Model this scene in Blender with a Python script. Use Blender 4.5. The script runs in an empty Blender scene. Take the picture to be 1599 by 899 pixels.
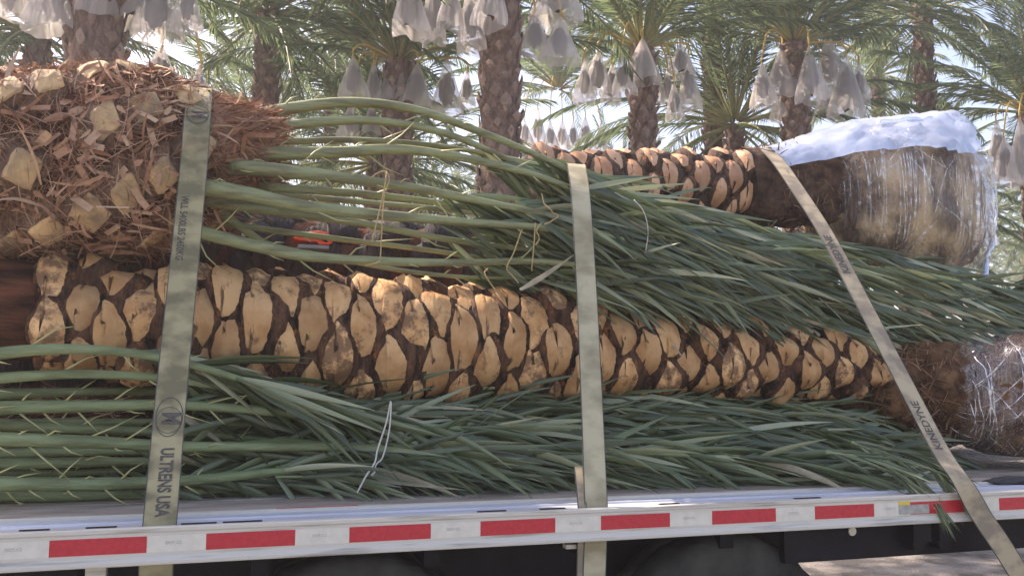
import bpy, math, random
import numpy as np
from mathutils import Vector, noise
R = math.radians
rng = random.Random(7)
S = bpy.context.scene
COL = S.collection

# ------------------------------------------------------------------ camera
RAIL_TOP = 1.18
CAM = Vector((0.552, -3.083, RAIL_TOP - 0.027 + 0.522))
F = 1384.0
YAW, PIT, ROL = R(16.81), R(5.44), R(0.30)
fw = Vector((math.sin(YAW)*math.cos(PIT), math.cos(YAW)*math.cos(PIT), math.sin(PIT)))
rt0 = Vector((math.cos(YAW), -math.sin(YAW), 0)); up0 = rt0.cross(fw)
rt = rt0*math.cos(ROL) + up0*math.sin(ROL); upv = -rt0*math.sin(ROL) + up0*math.cos(ROL)
cd = bpy.data.cameras.new('camera'); cam = bpy.data.objects.new('camera', cd); COL.objects.link(cam)
from mathutils import Matrix
M3 = Matrix((rt, upv, -fw)).transposed()
cam.matrix_world = Matrix.Translation(CAM) @ M3.to_4x4()
cd.sensor_width = 36; cd.lens = F/1599*36; cd.clip_end = 2000; cd.clip_start = 0.05
S.camera = cam

# ------------------------------------------------------------------ light
SUN_EL, SUN_AZ = R(46), R(-46)      # azimuth from +y towards +x
w = bpy.data.worlds.new('World'); S.world = w; w.use_nodes = True
nt = w.node_tree; bg = nt.nodes['Background']
sky = nt.nodes.new('ShaderNodeTexSky'); sky.sky_type = 'NISHITA'; sky.sun_disc = False
sky.sun_elevation = SUN_EL; sky.sun_rotation = SUN_AZ
sky.air_density = 1.0; sky.dust_density = 2.5; sky.ozone_density = 1.0
nt.links.new(sky.outputs[0], bg.inputs[0]); bg.inputs[1].default_value = 0.15
sl = bpy.data.lights.new('sun', 'SUN'); sl.energy = 4.6; sl.angle = R(0.6); sl.color = (1, 0.93, 0.82)
so = bpy.data.objects.new('sun', sl); COL.objects.link(so)
sd = Vector((math.sin(SUN_AZ)*math.cos(SUN_EL), math.cos(SUN_AZ)*math.cos(SUN_EL), math.sin(SUN_EL)))
so.rotation_euler = sd.to_track_quat('Z', 'Y').to_euler()
so.location = (0, 0, 30)
S.view_settings.view_transform = 'Standard'; S.view_settings.look = 'None'
S.view_settings.gamma = 1; S.view_settings.use_curve_mapping = False
S.view_settings.exposure = 1.3
S.view_settings.use_white_balance = True; S.view_settings.white_balance_temperature = 7150; S.view_settings.white_balance_tint = 22
S.render.engine = 'CYCLES'

# ------------------------------------------------------------------ helpers
def at(px, py, Y):
    d = fw*F + rt*(px-799.5) - upv*(py-449.5)
    return CAM + d*((Y-CAM.y)/d.y)

def tag(o, label=None, cat=None, group=None, kind=None):
    if label: o['label'] = label
    if cat: o['category'] = cat
    if group: o['group'] = group
    if kind: o['kind'] = kind
    return o

def empty(name, loc, label, cat, group=None):
    o = bpy.data.objects.new(name, None); COL.objects.link(o); o.location = loc
    o.empty_display_size = .1
    return tag(o, label, cat, group)

class MB:
    def __init__(s): s.v=[]; s.f=[]; s.mi=[]; s.cut=[]; s.rnd=[]
    def add(s, vs, fs, mi=0, cut=0.0, rnd=0.5):
        b=len(s.v); s.v.extend([tuple(p) for p in vs]); s.f.extend([tuple(i+b for i in f) for f in fs])
        s.mi.extend([mi]*len(fs))
        s.cut.extend(cut if isinstance(cut,(list,tuple)) else [cut]*len(vs))
        s.rnd.extend([rnd]*len(vs))
    def box(s, x0,x1,y0,y1,z0,z1,mi=0,rnd=.5):
        v=[(x,y,z) for x in (x0,x1) for y in (y0,y1) for z in (z0,z1)]
        s.add(v,[(0,1,3,2),(4,6,7,5),(0,4,5,1),(2,3,7,6),(0,2,6,4),(1,5,7,3)],mi,0,rnd)
    def tube(s, pts, rad, n=8, mi=0, rnd=.5, flat=1.0, cap=True, ref=Vector((0,0,1))):
        pts=[Vector(p) for p in pts]; vs=[]; fs=[]
        for i,p in enumerate(pts):
            t=(pts[min(i+1,len(pts)-1)]-pts[max(i-1,0)]).normalized()
            a=t.cross(ref)
            if a.length<1e-3: a=t.cross(Vector((1,0,0)))
            a.normalize(); b=a.cross(t)
            r=rad[i] if isinstance(rad,(list,tuple)) else rad
            for k in range(n):
                an=2*math.pi*k/n
                vs.append(p+a*(math.cos(an)*r)+b*(math.sin(an)*r*flat))
        for i in range(len(pts)-1):
            for k in range(n):
                k2=(k+1)%n
                fs.append((i*n+k,i*n+k2,(i+1)*n+k2,(i+1)*n+k))
        if cap:
            fs.append(tuple(range(n))[::-1]); fs.append(tuple(range((len(pts)-1)*n,len(pts)*n)))
        s.add(vs,fs,mi,0,rnd)
    def ribbon(s, p, d, L, wd, nseg=4, droop=0.0, fold=0.25, mi=0, rnd=.5, curl=None, wv=None, blunt=False):
        """leaflet: folded blade from p along d"""
        d=Vector(d).normalized(); p=Vector(p)
        if wv is None: wv=Vector((rng.uniform(-1,1),rng.uniform(-1,1),rng.uniform(-1,1)))
        vs=[]; fs=[]; step=L/nseg
        for i in range(nseg+1):
            t=i/nseg
            a=wv-d*wv.dot(d)
            if a.length<1e-4: a=Vector((0,0,1))
            a.normalize(); nn=a.cross(d)
            ww=wd*.5*(1.0 if blunt else max(.04,(min(1,.45+2.2*t))*(1-t**2.2)))
            vs+=[p-a*ww+nn*ww*fold, p, p+a*ww+nn*ww*fold]
            p=p+d*step
            d=d+Vector((0,0,-droop*step))
            if curl is not None: d=d+curl*step
            d.normalize()
        for i in range(nseg):
            b=i*3
            fs+=[(b,b+1,b+4,b+3),(b+1,b+2,b+5,b+4)]
        s.add(vs,fs,mi,0,rnd)
    def mesh(s, name, mats, smooth=True):
        me=bpy.data.meshes.new(name); me.from_pydata(s.v,[],s.f)
        for m in mats: me.materials.append(m)
        me.polygons.foreach_set('material_index',s.mi)
        if smooth: me.polygons.foreach_set('use_smooth',[True]*len(s.f))
        a=me.attributes.new('cut','FLOAT','POINT'); a.data.foreach_set('value',s.cut)
        a=me.attributes.new('rnd','FLOAT','POINT'); a.data.foreach_set('value',s.rnd)
        me.update(); return me
    def build(s, name, mats, parent=None, smooth=True):
        if not isinstance(mats,(list,tuple)): mats=[mats]
        o=bpy.data.objects.new(name,s.mesh(name,mats,smooth)); COL.objects.link(o)
        if parent is not None:
            o.parent=parent; o.matrix_parent_inverse=Matrix.Translation(parent.location).inverted() if parent.parent is None and parent.type=='EMPTY' else Matrix.Identity(4)
        return o

def crom(P, n=8):
    P=[Vector(p) for p in P]; Q=[P[0]*2-P[1]]+P+[P[-1]*2-P[-2]]; out=[]
    for i in range(1,len(Q)-2):
        for k in range(n):
            t=k/n; a,b,c,d=Q[i-1],Q[i],Q[i+1],Q[i+2]
            out.append(.5*((2*b)+(c-a)*t+(2*a-5*b+4*c-d)*t*t+(3*b-a-3*c+d)*t**3))
    out.append(P[-1]); return out

def nz(p, sc, seed=0): return noise.noise(Vector(p)*sc+Vector((seed*7.3,seed*3.1,seed*1.7)))

# ------------------------------------------------------------------ materials
def dull(m):
    m.node_tree.nodes['Principled BSDF'].inputs['Specular IOR Level'].default_value=.12; return m
def mat(name, c1=(.5,.5,.5), c2=None, rough=.7, scale=8, stretch=(1,1,1), bump=0, bscale=None, metal=0, spec=.5, coord='Object', rampos=(.35,.65), detail=5, rndmix=None, trans=0):
    m=bpy.data.materials.new(name); m.use_nodes=True; n=m.node_tree.nodes; l=m.node_tree.links
    b=n['Principled BSDF']; b.inputs['Roughness'].default_value=rough; b.inputs['Metallic'].default_value=metal
    b.inputs['Specular IOR Level'].default_value=spec
    tc=n.new('ShaderNodeTexCoord'); mp=n.new('ShaderNodeMapping'); mp.inputs['Scale'].default_value=stretch
    l.new(tc.outputs[coord],mp.inputs[0])
    t=n.new('ShaderNodeTexNoise'); t.inputs['Scale'].default_value=scale; t.inputs['Detail'].default_value=detail
    l.new(mp.outputs[0],t.inputs['Vector'])
    cr=n.new('ShaderNodeValToRGB'); cr.color_ramp.elements[0].position=rampos[0]; cr.color_ramp.elements[1].position=rampos[1]
    cr.color_ramp.elements[0].color=(*c1,1); cr.color_ramp.elements[1].color=(*(c2 or c1),1)
    l.new(t.outputs['Fac'],cr.inputs[0]); out=cr.outputs[0]
    if rndmix:
        at_=n.new('ShaderNodeAttribute'); at_.attribute_name='rnd'
        c2r=n.new('ShaderNodeValToRGB')
        els=c2r.color_ramp.elements
        els[0].color=(*rndmix[0],1); els[1].color=(*rndmix[-1],1)
        for i,c in enumerate(rndmix[1:-1]):
            e=els.new((i+1)/(len(rndmix)-1)); e.color=(*c,1)
        l.new(at_.outputs['Fac'],c2r.inputs[0])
        mx=n.new('ShaderNodeMix'); mx.data_type='RGBA'; mx.blend_type='MIX'; mx.inputs['Factor'].default_value=.65
        l.new(out,mx.inputs['A']); l.new(c2r.outputs[0],mx.inputs['B']); out=mx.outputs['Result']
    l.new(out,b.inputs['Base Color'])
    if bump:
        t2=n.new('ShaderNodeTexNoise'); t2.inputs['Scale'].default_value=bscale or scale*3; t2.inputs['Detail'].default_value=6
        l.new(mp.outputs[0],t2.inputs['Vector'])
        bp=n.new('ShaderNodeBump'); bp.inputs['Strength'].default_value=bump; bp.inputs['Distance'].default_value=.02
        l.new(t2.outputs['Fac'],bp.inputs['Height']); l.new(bp.outputs[0],b.inputs['Normal'])
    if trans:
        tr=n.new('ShaderNodeBsdfTranslucent'); l.new(out,tr.inputs[0])
        ms=n.new('ShaderNodeMixShader'); ms.inputs[0].default_value=trans
        l.new(b.outputs[0],ms.inputs[1]); l.new(tr.outputs[0],ms.inputs[2])
        l.new(ms.outputs[0],n['Material Output'].inputs[0])
    return m

def boot_mat(name, face_a, face_b, bark_a, bark_b, char=(.16,.085,.05), stain=.5):
    m=bpy.data.materials.new(name); m.use_nodes=True; n=m.node_tree.nodes; l=m.node_tree.links
    b=n['Principled BSDF']; b.inputs['Roughness'].default_value=.75; b.inputs['Specular IOR Level'].default_value=.25
    tc=n.new('ShaderNodeTexCoord')
    def tex(sc,stretch=(1,1,1),det=5,rough=.55):
        mp=n.new('ShaderNodeMapping'); mp.inputs['Scale'].default_value=stretch; l.new(tc.outputs['Object'],mp.inputs[0])
        t=n.new('ShaderNodeTexNoise'); t.inputs['Scale'].default_value=sc; t.inputs['Detail'].default_value=det; t.inputs['Roughness'].default_value=rough
        l.new(mp.outputs[0],t.inputs['Vector']); return t.outputs['Fac']
    def ramp(inp,a,ca,bb,cb):
        r=n.new('ShaderNodeValToRGB'); r.color_ramp.elements[0].position=a; r.color_ramp.elements[1].position=bb
        r.color_ramp.elements[0].color=(*ca,1); r.color_ramp.elements[1].color=(*cb,1); l.new(inp,r.inputs[0]); return r.outputs[0]
    def mix(f,a,bb,bt='MIX'):
        x=n.new('ShaderNodeMix'); x.data_type='RGBA'; x.blend_type=bt
        if isinstance(f,float): x.inputs['Factor'].default_value=f
        else: l.new(f,x.inputs['Factor'])
        l.new(a,x.inputs['A']); l.new(bb,x.inputs['B']); return x.outputs['Result']
    att=n.new('ShaderNodeAttribute'); att.attribute_name='cut'
    ar=n.new('ShaderNodeAttribute'); ar.attribute_name='rnd'
    face=ramp(tex(9,det=6),.34,face_a,.62,face_b)
    bark=ramp(tex(26,(1,.30,.30),7,.7),.40,bark_a,.62,bark_b)
    vr=ramp(ar.outputs['Fac'],0,(.62,.60,.60),1,(1.08,1.08,1.08)); face=mix(1.0,face,vr,'MULTIPLY')
    # stains on the cut, more on some leaf bases than on others
    sn=n.new('ShaderNodeMath'); sn.operation='ADD'; l.new(tex(17,det=7,rough=.7),sn.inputs[0])
    rm=n.new('ShaderNodeMath'); rm.operation='MULTIPLY'; rm.inputs[1].default_value=.22*stain*2; l.new(ar.outputs['Fac'],rm.inputs[0]); l.new(rm.outputs[0],sn.inputs[1])
    sf=ramp(sn.outputs[0],.66,(0,0,0),.78,(.85,.85,.85))
    ch=n.new('ShaderNodeRGB'); ch.outputs[0].default_value=(*char,1)
    face=mix(sf,face,ch.outputs[0])
    # reddish scrape on the bark
    rd=n.new('ShaderNodeRGB'); rd.outputs[0].default_value=(face_a[0]*.8,face_a[1]*.55,face_a[2]*.35,1)
    bark=mix(ramp(tex(22,det=6,rough=.7),.57,(0,0,0),.64,(.65,.65,.65)),bark,rd.outputs[0])
    # ragged border of the cut
    ad=n.new('ShaderNodeMath'); ad.operation='ADD'; l.new(att.outputs['Fac'],ad.inputs[0])
    nn=n.new('ShaderNodeMath'); nn.operation='MULTIPLY_ADD'; nn.inputs[1].default_value=.7; nn.inputs[2].default_value=-.35; l.new(tex(30),nn.inputs[0]); l.new(nn.outputs[0],ad.inputs[1])
    cf=ramp(ad.outputs[0],.47,(0,0,0),.53,(1,1,1))
    l.new(mix(cf,bark,face),b.inputs['Base Color'])
    bh=n.new('ShaderNodeMath'); bh.operation='MULTIPLY'; l.new(tex(45,(1,.3,.3),7,.65),bh.inputs[0])
    sc=n.new('ShaderNodeMath'); sc.operation='MULTIPLY_ADD'; sc.inputs[1].default_value=-.78; sc.inputs[2].default_value=1.0; l.new(cf,sc.inputs[0]); l.new(sc.outputs[0],bh.inputs[1])
    bp=n.new('ShaderNodeBump'); bp.inputs['Strength'].default_value=1.0; bp.inputs['Distance'].default_value=.035
    l.new(bh.outputs[0],bp.inputs['Height']); l.new(bp.outputs[0],b.inputs['Normal'])
    return m

M_boot  = boot_mat('cut_boot_tan',(.58,.30,.115),(.84,.52,.245),(.018,.010,.007),(.17,.08,.042),stain=.6)
M_boot2 = boot_mat('cut_boot_orange',(.66,.34,.18),(.80,.50,.30),(.05,.030,.022),(.14,.085,.055),stain=.25)
M_bootg = boot_mat('cut_boot_grey',(.34,.25,.15),(.76,.52,.26),(.13,.075,.05),(.28,.18,.12),char=(.2,.15,.1),stain=.3)
M_bootd = boot_mat('cut_boot_shaded',(.03,.022,.02),(.06,.045,.04),(.03,.022,.02),(.07,.055,.05),stain=.4)  # near-black colours hold the shade behind the middle trunk
M_bootb = boot_mat('grove_bark',(.24,.165,.125),(.36,.26,.20),(.13,.08,.06),(.26,.17,.13),char=(.12,.08,.06),stain=.4)
M_fibre = mat('palm_fibre',(.20,.10,.06),(.42,.25,.16),.85,20,(1,1,1),.5,60,spec=.15,rndmix=[(.12,.05,.03),(.34,.165,.095),(.52,.30,.185),(.66,.47,.31)])
M_fibred= mat('dark_fibre',(.07,.03,.02),(.16,.07,.045),.9,12,(1,1,1),.7,50,spec=.1)
M_sheath= mat('red_brown_sheath',(.035,.016,.011),(.20,.075,.040),.9,9,(.35,1.6,1.6),1.0,60,spec=.1)
M_pet   = mat('petiole_green',(.15,.15,.07),(.26,.29,.135),.45,9,(.5,3,3),.45,30,spec=.45,rampos=(.36,.56),detail=8)
M_pet2  = mat('petiole_blue_green',(.125,.155,.065),(.21,.27,.125),.45,9,(.5,3,3),.45,30,spec=.45,rampos=(.36,.56),detail=8)
M_leaf  = mat('leaflet_green',(.06,.10,.035),(.11,.15,.06),.36,14,(1,1,1),0,spec=.8,rndmix=[(.022,.040,.012),(.068,.100,.032),(.16,.20,.078),(.54,.55,.33)],trans=.16)
M_leaf2 = mat('leaflet_blue_green',(.06,.105,.045),(.11,.16,.08),.36,14,(1,1,1),0,spec=.8,rndmix=[(.024,.044,.017),(.070,.108,.040),(.165,.21,.095),(.53,.56,.37)],trans=.16)
M_spine = mat('spine',(.34,.36,.14),(.45,.42,.2),.5,20)
M_dryl  = mat('dry_leaf',(.25,.22,.14),(.38,.33,.22),.7,20)
M_grove = mat('grove_leaf',(.10,.15,.075),(.18,.235,.115),.48,3,(1,1,1),0,spec=.45,rndmix=[(.08,.13,.065),(.14,.20,.10),(.25,.30,.15)],trans=.55)
M_grovep= mat('grove_rachis',(.20,.22,.09),(.32,.30,.12),.5,6)
M_stalk = mat('fruit_stalk',(.55,.34,.06),(.66,.44,.10),.5,6)
M_fruit = mat('date_fruit',(.02,.012,.01),(.07,.035,.025),.5,40,(1,1,1),.9,70)
M_alu   = mat('aluminium',(.42,.45,.50),(.58,.61,.66),.5,4,(.4,6,6),.05,80,metal=.2)
M_paint = mat('cream_rail_paint',(.34,.32,.27),(.60,.575,.50),.42,6,(.5,3,9),.08,60,spec=.4,rampos=(.30,.46),detail=9)
M_deck  = mat('dirty_deck',(.27,.225,.18),(.46,.40,.33),.75,3.5,(1,3,3),.3,30)
M_black = mat('chassis_black',(.006,.006,.009),(.014,.014,.018),.5,6,(1,1,1),.1,30)
M_slot  = mat('slot_shade',(.02,.02,.025),(.04,.04,.05),.7)
M_red   = mat('red_reflective',(.48,.018,.032),(.56,.03,.045),.33,60,(1,1,1),.05,400)
M_white = mat('white_reflective',(.62,.60,.51),(.70,.68,.59),.35,30,(1,1,1))
M_yel   = mat('yellow_sticker',(.70,.50,.03),(.75,.55,.05),.5,20)
M_grime = mat('grime',(.30,.30,.27),(.42,.42,.38),.8,40)
M_tyre  = mat('tyre_rubber',(.025,.026,.024),(.075,.076,.066),.8,5,(1,1,1),.2,60,spec=.25)
M_rim   = mat('wheel_steel',(.55,.56,.58),(.7,.7,.7),.35,6,metal=.8)
M_web   = mat('strap_webbing',(.17,.155,.085),(.37,.33,.185),.62,3.0,(2.5,2.5,4),.25,180,spec=.3,rampos=(.4,.6))
M_web2  = mat('strap_webbing_pale',(.29,.26,.16),(.48,.44,.29),.62,2.5,(2.5,2.5,4),.25,180,spec=.3,rampos=(.4,.6))
M_web3  = mat('strap_webbing_grey',(.25,.21,.15),(.44,.37,.24),.62,3.5,(2.5,2.5,4),.25,180,spec=.3,rampos=(.42,.6))
M_edge  = mat('strap_edge',(.05,.055,.05),(.08,.08,.07),.7)
M_ink   = mat('black_ink',(.05,.045,.04),(.10,.09,.075),.7,60)
M_twine = mat('yellow_twine',(.50,.36,.15),(.62,.46,.22),.75,80,(1,1,1),.6,200)
M_twinew= mat('white_twine',(.62,.60,.52),(.72,.70,.62),.7,80,(1,1,1),.6,200)
M_orange= mat('orange_plastic',(.85,.09,.03),(.9,.12,.04),.35,5)
M_greyp = mat('grey_metal',(.25,.30,.34),(.35,.40,.43),.4,8)
M_rootf = mat('root_fibre',(.10,.05,.03),(.22,.12,.07),.85,20,(1,1,1),.5,60,spec=.15,rndmix=[(.05,.022,.012),(.13,.065,.035),(.22,.125,.07),(.36,.24,.15)])
M_root  = mat('root_soil',(.05,.024,.013),(.20,.11,.055),.9,9,(1,1,1),.9,40,spec=.1)
M_rootw = mat('wrapped_root_soil',(.11,.065,.035),(.50,.36,.20),.5,4.5,(1.3,1.3,.8),.9,26,spec=.4,detail=9,rampos=(.4,.6))
M_trunk2= mat('rough_trunk',(.05,.03,.022),(.15,.095,.065),.85,14,(1,1,1),1.0,30,spec=.15)
M_cloth = mat('black_cloth',(.02,.02,.024),(.05,.05,.055),.8,12)
M_ground= mat('dirt_ground',(.06,.056,.052),(.30,.27,.235),.9,2.2,(1,1,1),1.0,45,rampos=(.40,.62),detail=10)

dull(M_black); dull(M_tyre); dull(M_slot)
def film_mat(name, dens, col=(.75,.78,.85), vs=(14,14,1.2)):
    m=bpy.data.materials.new(name); m.use_nodes=True; n=m.node_tree.nodes; l=m.node_tree.links
    n.remove(n['Principled BSDF']); out=n['Material Output']
    tc=n.new('ShaderNodeTexCoord')
    def tex(sc,st,det=4):
        mp=n.new('ShaderNodeMapping'); mp.inputs['Scale'].default_value=st; l.new(tc.outputs['Object'],mp.inputs[0])
        t=n.new('ShaderNodeTexNoise'); t.inputs['Scale'].default_value=sc; t.inputs['Detail'].default_value=det
        l.new(mp.outputs[0],t.inputs['Vector']); return t.outputs['Fac']
    a=tex(3,vs,5); b=tex(1.6,(1,1,1),3)
    mu=n.new('ShaderNodeMath'); mu.operation='MULTIPLY'; l.new(a,mu.inputs[0]); l.new(b,mu.inputs[1])
    r=n.new('ShaderNodeMapRange'); r.inputs['From Min'].default_value=.21; r.inputs['From Max'].default_value=.36
    r.inputs['To Min'].default_value=dens*.2 if dens<1 else .8; r.inputs['To Max'].default_value=min(1,dens*2.6); l.new(mu.outputs[0],r.inputs['Value'])
    gl=n.new('ShaderNodeBsdfGlossy'); gl.inputs['Roughness'].default_value=.15; gl.inputs['Color'].default_value=(.9,.93,1,1)
    df=n.new('ShaderNodeBsdfDiffuse'); df.inputs['Color'].default_value=(*col,1)
    tl=n.new('ShaderNodeBsdfTranslucent'); tl.inputs['Color'].default_value=(*col,1)
    tp=n.new('ShaderNodeBsdfTransparent')
    m0=n.new('ShaderNodeMixShader'); m0.inputs[0].default_value=.4; l.new(df.outputs[0],m0.inputs[1]); l.new(tl.outputs[0],m0.inputs[2])
    m1=n.new('ShaderNodeMixShader'); m1.inputs[0].default_value=.45; l.new(m0.outputs[0],m1.inputs[1]); l.new(gl.outputs[0],m1.inputs[2])
    m2=n.new('ShaderNodeMixShader'); l.new(r.outputs[0],m2.inputs[0]); l.new(tp.outputs[0],m2.inputs[1]); l.new(m1.outputs[0],m2.inputs[2])
    bp=n.new('ShaderNodeBump'); bp.inputs['Strength'].default_value=.5; bp.inputs['Distance'].default_value=.02; l.new(a,bp.inputs['Height'])
    l.new(bp.outputs[0],gl.inputs['Normal']); l.new(bp.outputs[0],df.inputs['Normal'])
    l.new(m2.outputs[0],out.inputs[0]); return m
M_film  = film_mat('clear_stretch_film',.10,(.85,.80,.72),(55,55,.5))
M_crease= film_mat('film_crease',.5,(.85,.82,.76),(9,9,9))
M_sheet = film_mat('bluish_plastic_sheet',1.6,(.70,.80,.95),(3,3,3))
def bag_mat():
    m=bpy.data.materials.new('white_mesh_bag'); m.use_nodes=True; n=m.node_tree.nodes; l=m.node_tree.links
    n.remove(n['Principled BSDF']); out=n['Material Output']
    df=n.new('ShaderNodeBsdfDiffuse'); df.inputs['Color'].default_value=(.80,.77,.75,1)
    tl=n.new('ShaderNodeBsdfTranslucent'); tl.inputs['Color'].default_value=(.78,.74,.70,1)
    tp=n.new('ShaderNodeBsdfTransparent')
    m0=n.new('ShaderNodeMixShader'); m0.inputs[0].default_value=.55; l.new(df.outputs[0],m0.inputs[1]); l.new(tl.outputs[0],m0.inputs[2])
    m1=n.new('ShaderNodeMixShader'); m1.inputs[0].default_value=.50; l.new(tp.outputs[0],m1.inputs[1]); l.new(m0.outputs[0],m1.inputs[2])
    l.new(m1.outputs[0],out.inputs[0]); return m
M_bag = bag_mat()

# ------------------------------------------------------------------ ground
g=MB(); N=60
def gx(i): t=(i/N*2-1); return math.copysign(abs(t)**2.2,t)*300
vs=[]; fs=[]
for j in range(N+1):
    for i in range(N+1):
        x,y=gx(i),gx(j)+20
        vs.append((x,y,.05*nz((x,y,0),.35)-.0+ (0 if abs(x)<60 else .3*nz((x,y,0),.03))))
for j in range(N):
    for i in range(N): a=j*(N+1)+i; fs.append((a,a+1,a+N+2,a+N+1))
g.add(vs,fs); tag(g.build('ground',M_ground),kind='structure')

# ------------------------------------------------------------------ trailer
X0,X1=-2.6,7.6; H=RAIL_TOP; RH=.115
tr=empty('flatbed_trailer',(2.5,1.3,0),'cream flatbed trailer with red and white tape along its side rail, carrying the palms','trailer')
def prof(name,sec,m,x0=X0,x1=X1,nx=1):
    b=MB(); n=len(sec); vs=[]
    for k in range(nx+1):
        x=x0+(x1-x0)*k/nx
        vs+=[(x,y,z) for y,z in sec]
    fs=[]
    for k in range(nx):
        for i in range(n):
            j=(i+1)%n; fs.append((k*n+i,k*n+j,(k+1)*n+j,(k+1)*n+i))
    fs.append(tuple(range(n))); fs.append(tuple(range(nx*n,(nx+1)*n))[::-1])
    b.add(vs,fs); return b.build(name,m,tr,False)
prof('side_rail',[(0,H-.018),(-.004,H-.012),(-.004,H-.002),(.0,H),(.022,H),(.022,H-.10),(.03,H-RH),(-.012,H-RH),(-.014,H-RH+.004),(-.014,H-RH+.012),(-.006,H-RH+.020),(-.003,H-RH+.026),(.0,H-RH+.027),(.0,H-.024)],M_paint)
# deck edge extrusion with stake slots, rib and boards
prof('edge_extrusion',[(.040,H-.012),(.16,H-.010),(.165,H-.004),(.18,H-.004),(.185,H-.010),(.275,H-.010),(.275,H-.06),(.040,H-.06)],M_alu)
prof('rib',[(.2752,H-.05),(.2752,H-.001),(.29,H+.001),(.30,H-.001),(.30,H-.05)],M_paint)
b=MB(); b.box(at(432,790,.28).x,at(560,788,.28).x,.288,.3012,H-.02,H+.0018); b.build('red_rib_section',M_red,tr,False)
k=0; y=.301
while y<2.56:
    b=MB(); b.box(X0,X1,y,y+.158,H-.05,H-.008+rng.uniform(-.002,.002)); b.build('deck_board',M_deck,tr,False); y+=.162
prof('far_side_rail',[(2.57,H),(2.60,H),(2.60,H-RH),(2.57,H-RH)],M_paint)
for sx in (at(30,829,.10).x,at(135,824,.11).x,at(283,816,.1).x,at(348,812,.1).x,at(745,795,.1).x,at(840,786,.12).x,at(1420,780,.08).x,at(1030,783,.1).x,at(1240,779,.1).x):
    b=MB(); b.box(sx,sx+.10+rng.uniform(-.02,.03),.09,.107,H-.0095,H-.0075); b.build('slot',M_slot,tr,False)  # flat dark strips, shade of the openings put into their colour
# strap pocket openings behind the rail lip
for sx in (-.02,):
    pass
b=MB()
b.box(X0,X1,.0222,.0395,H-.07,H-.055); b.build('pocket_floor',M_slot,tr,False)
for k in range(-2,13):
    x=k*.4572
    if x+.28<X0 or x>X1-.3: continue
    b=MB(); b.box(x,x+.2794,-.0015,-.0003,H-.027-.0508,H-.027)
    b.build('red_tape',M_red,tr,False)
    b=MB(); b.box(x+.2796,x+.4570,-.0012,-.0003,H-.027-.0508,H-.027)
    b.build('white_tape',M_white,tr,False)
def text_mesh(s,size,bold=.0):
    cu=bpy.data.curves.new('t','FONT'); cu.body=s; cu.size=size; cu.offset=bold; cu.align_x='LEFT'; cu.align_y='CENTER'; cu.resolution_u=3
    o=bpy.data.objects.new('t',cu); COL.objects.link(o); dg=bpy.context.evaluated_depsgraph_get(); dg.update()
    me=o.evaluated_get(dg).to_mesh(); V=[v.co.copy() for v in me.vertices]; Fc=[tuple(p.vertices) for p in me.polygons]
    o.evaluated_get(dg).to_mesh_clear(); bpy.data.objects.remove(o); bpy.data.curves.remove(cu)
    return V,Fc
for k in range(-1,9):
    V,Fc=text_mesh('DOT-C2',.013)
    b=MB(); x=k*.4572+.335; b.add([(x+v.x,-.0024,H-.05+v.y) for v in V],Fc); b.build('tape_marking',M_grime,tr,False)
xy=at(1403,793,0).x
b=MB(); b.box(xy,xy+.055,-.0035,-.0016,H-.037,H-.024); b.build('yellow_sticker',M_yel,tr,False)
b=MB(); b.box(xy,xy+.15,-.0030,-.0016,H-.075,H-.038); b.build('worn_label',M_grime,tr,False)
# chassis
b=MB(); xs=at(1225,850,.12).x; b.box(xs,X1,.12,.16,at(1430,866,.12).z,H-.117); b.build('side_frame',M_black,tr,False)
b=MB(); xs=at(1240,850,.5).x; b.box(X0,xs,.50,.62,H-.55,H-.07); b.box(X0,X1,.85,.98,H-.24,H-.07); b.box(X0,xs,1.65,1.78,H-.55,H-.07); b.build('main_beam',M_black,tr,False)
xx=X0+.2
while xx<X1-.1:
    b=MB(); b.box(xx,xx+.06,.14,2.5,H-.20,H-.065); b.build('cross_member',M_black,tr,False); xx+=.60
def fr(px): return at(px,845,.10).x
for px in (1425,1465):
    x=fr(px); b=MB(); b.box(x-.045,x+.045,.04,.118,H-.20,H-.125); b.tube([(x,.06,H-.21),(x,.118,H-.21)],.034,16,ref=Vector((1,0,0))); b.build('winch_bracket',M_black,tr,False)
x=fr(1335); b=MB(); b.tube([(x,.112,H-.155),(x,.119,H-.155)],.018,16,ref=Vector((1,0,0))); b.build('side_lamp',M_white,tr,False)
x=fr(885); b=MB(); b.box(x-.02,x+.02,.05,.09,H-.15,H-.135); b.build('bracket',M_paint,tr,False)
x=fr(155); b=MB(); b.box(x-.03,x+.03,.05,.09,H-.16,H-.125); b.build('bracket',M_paint,tr,False)
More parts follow.
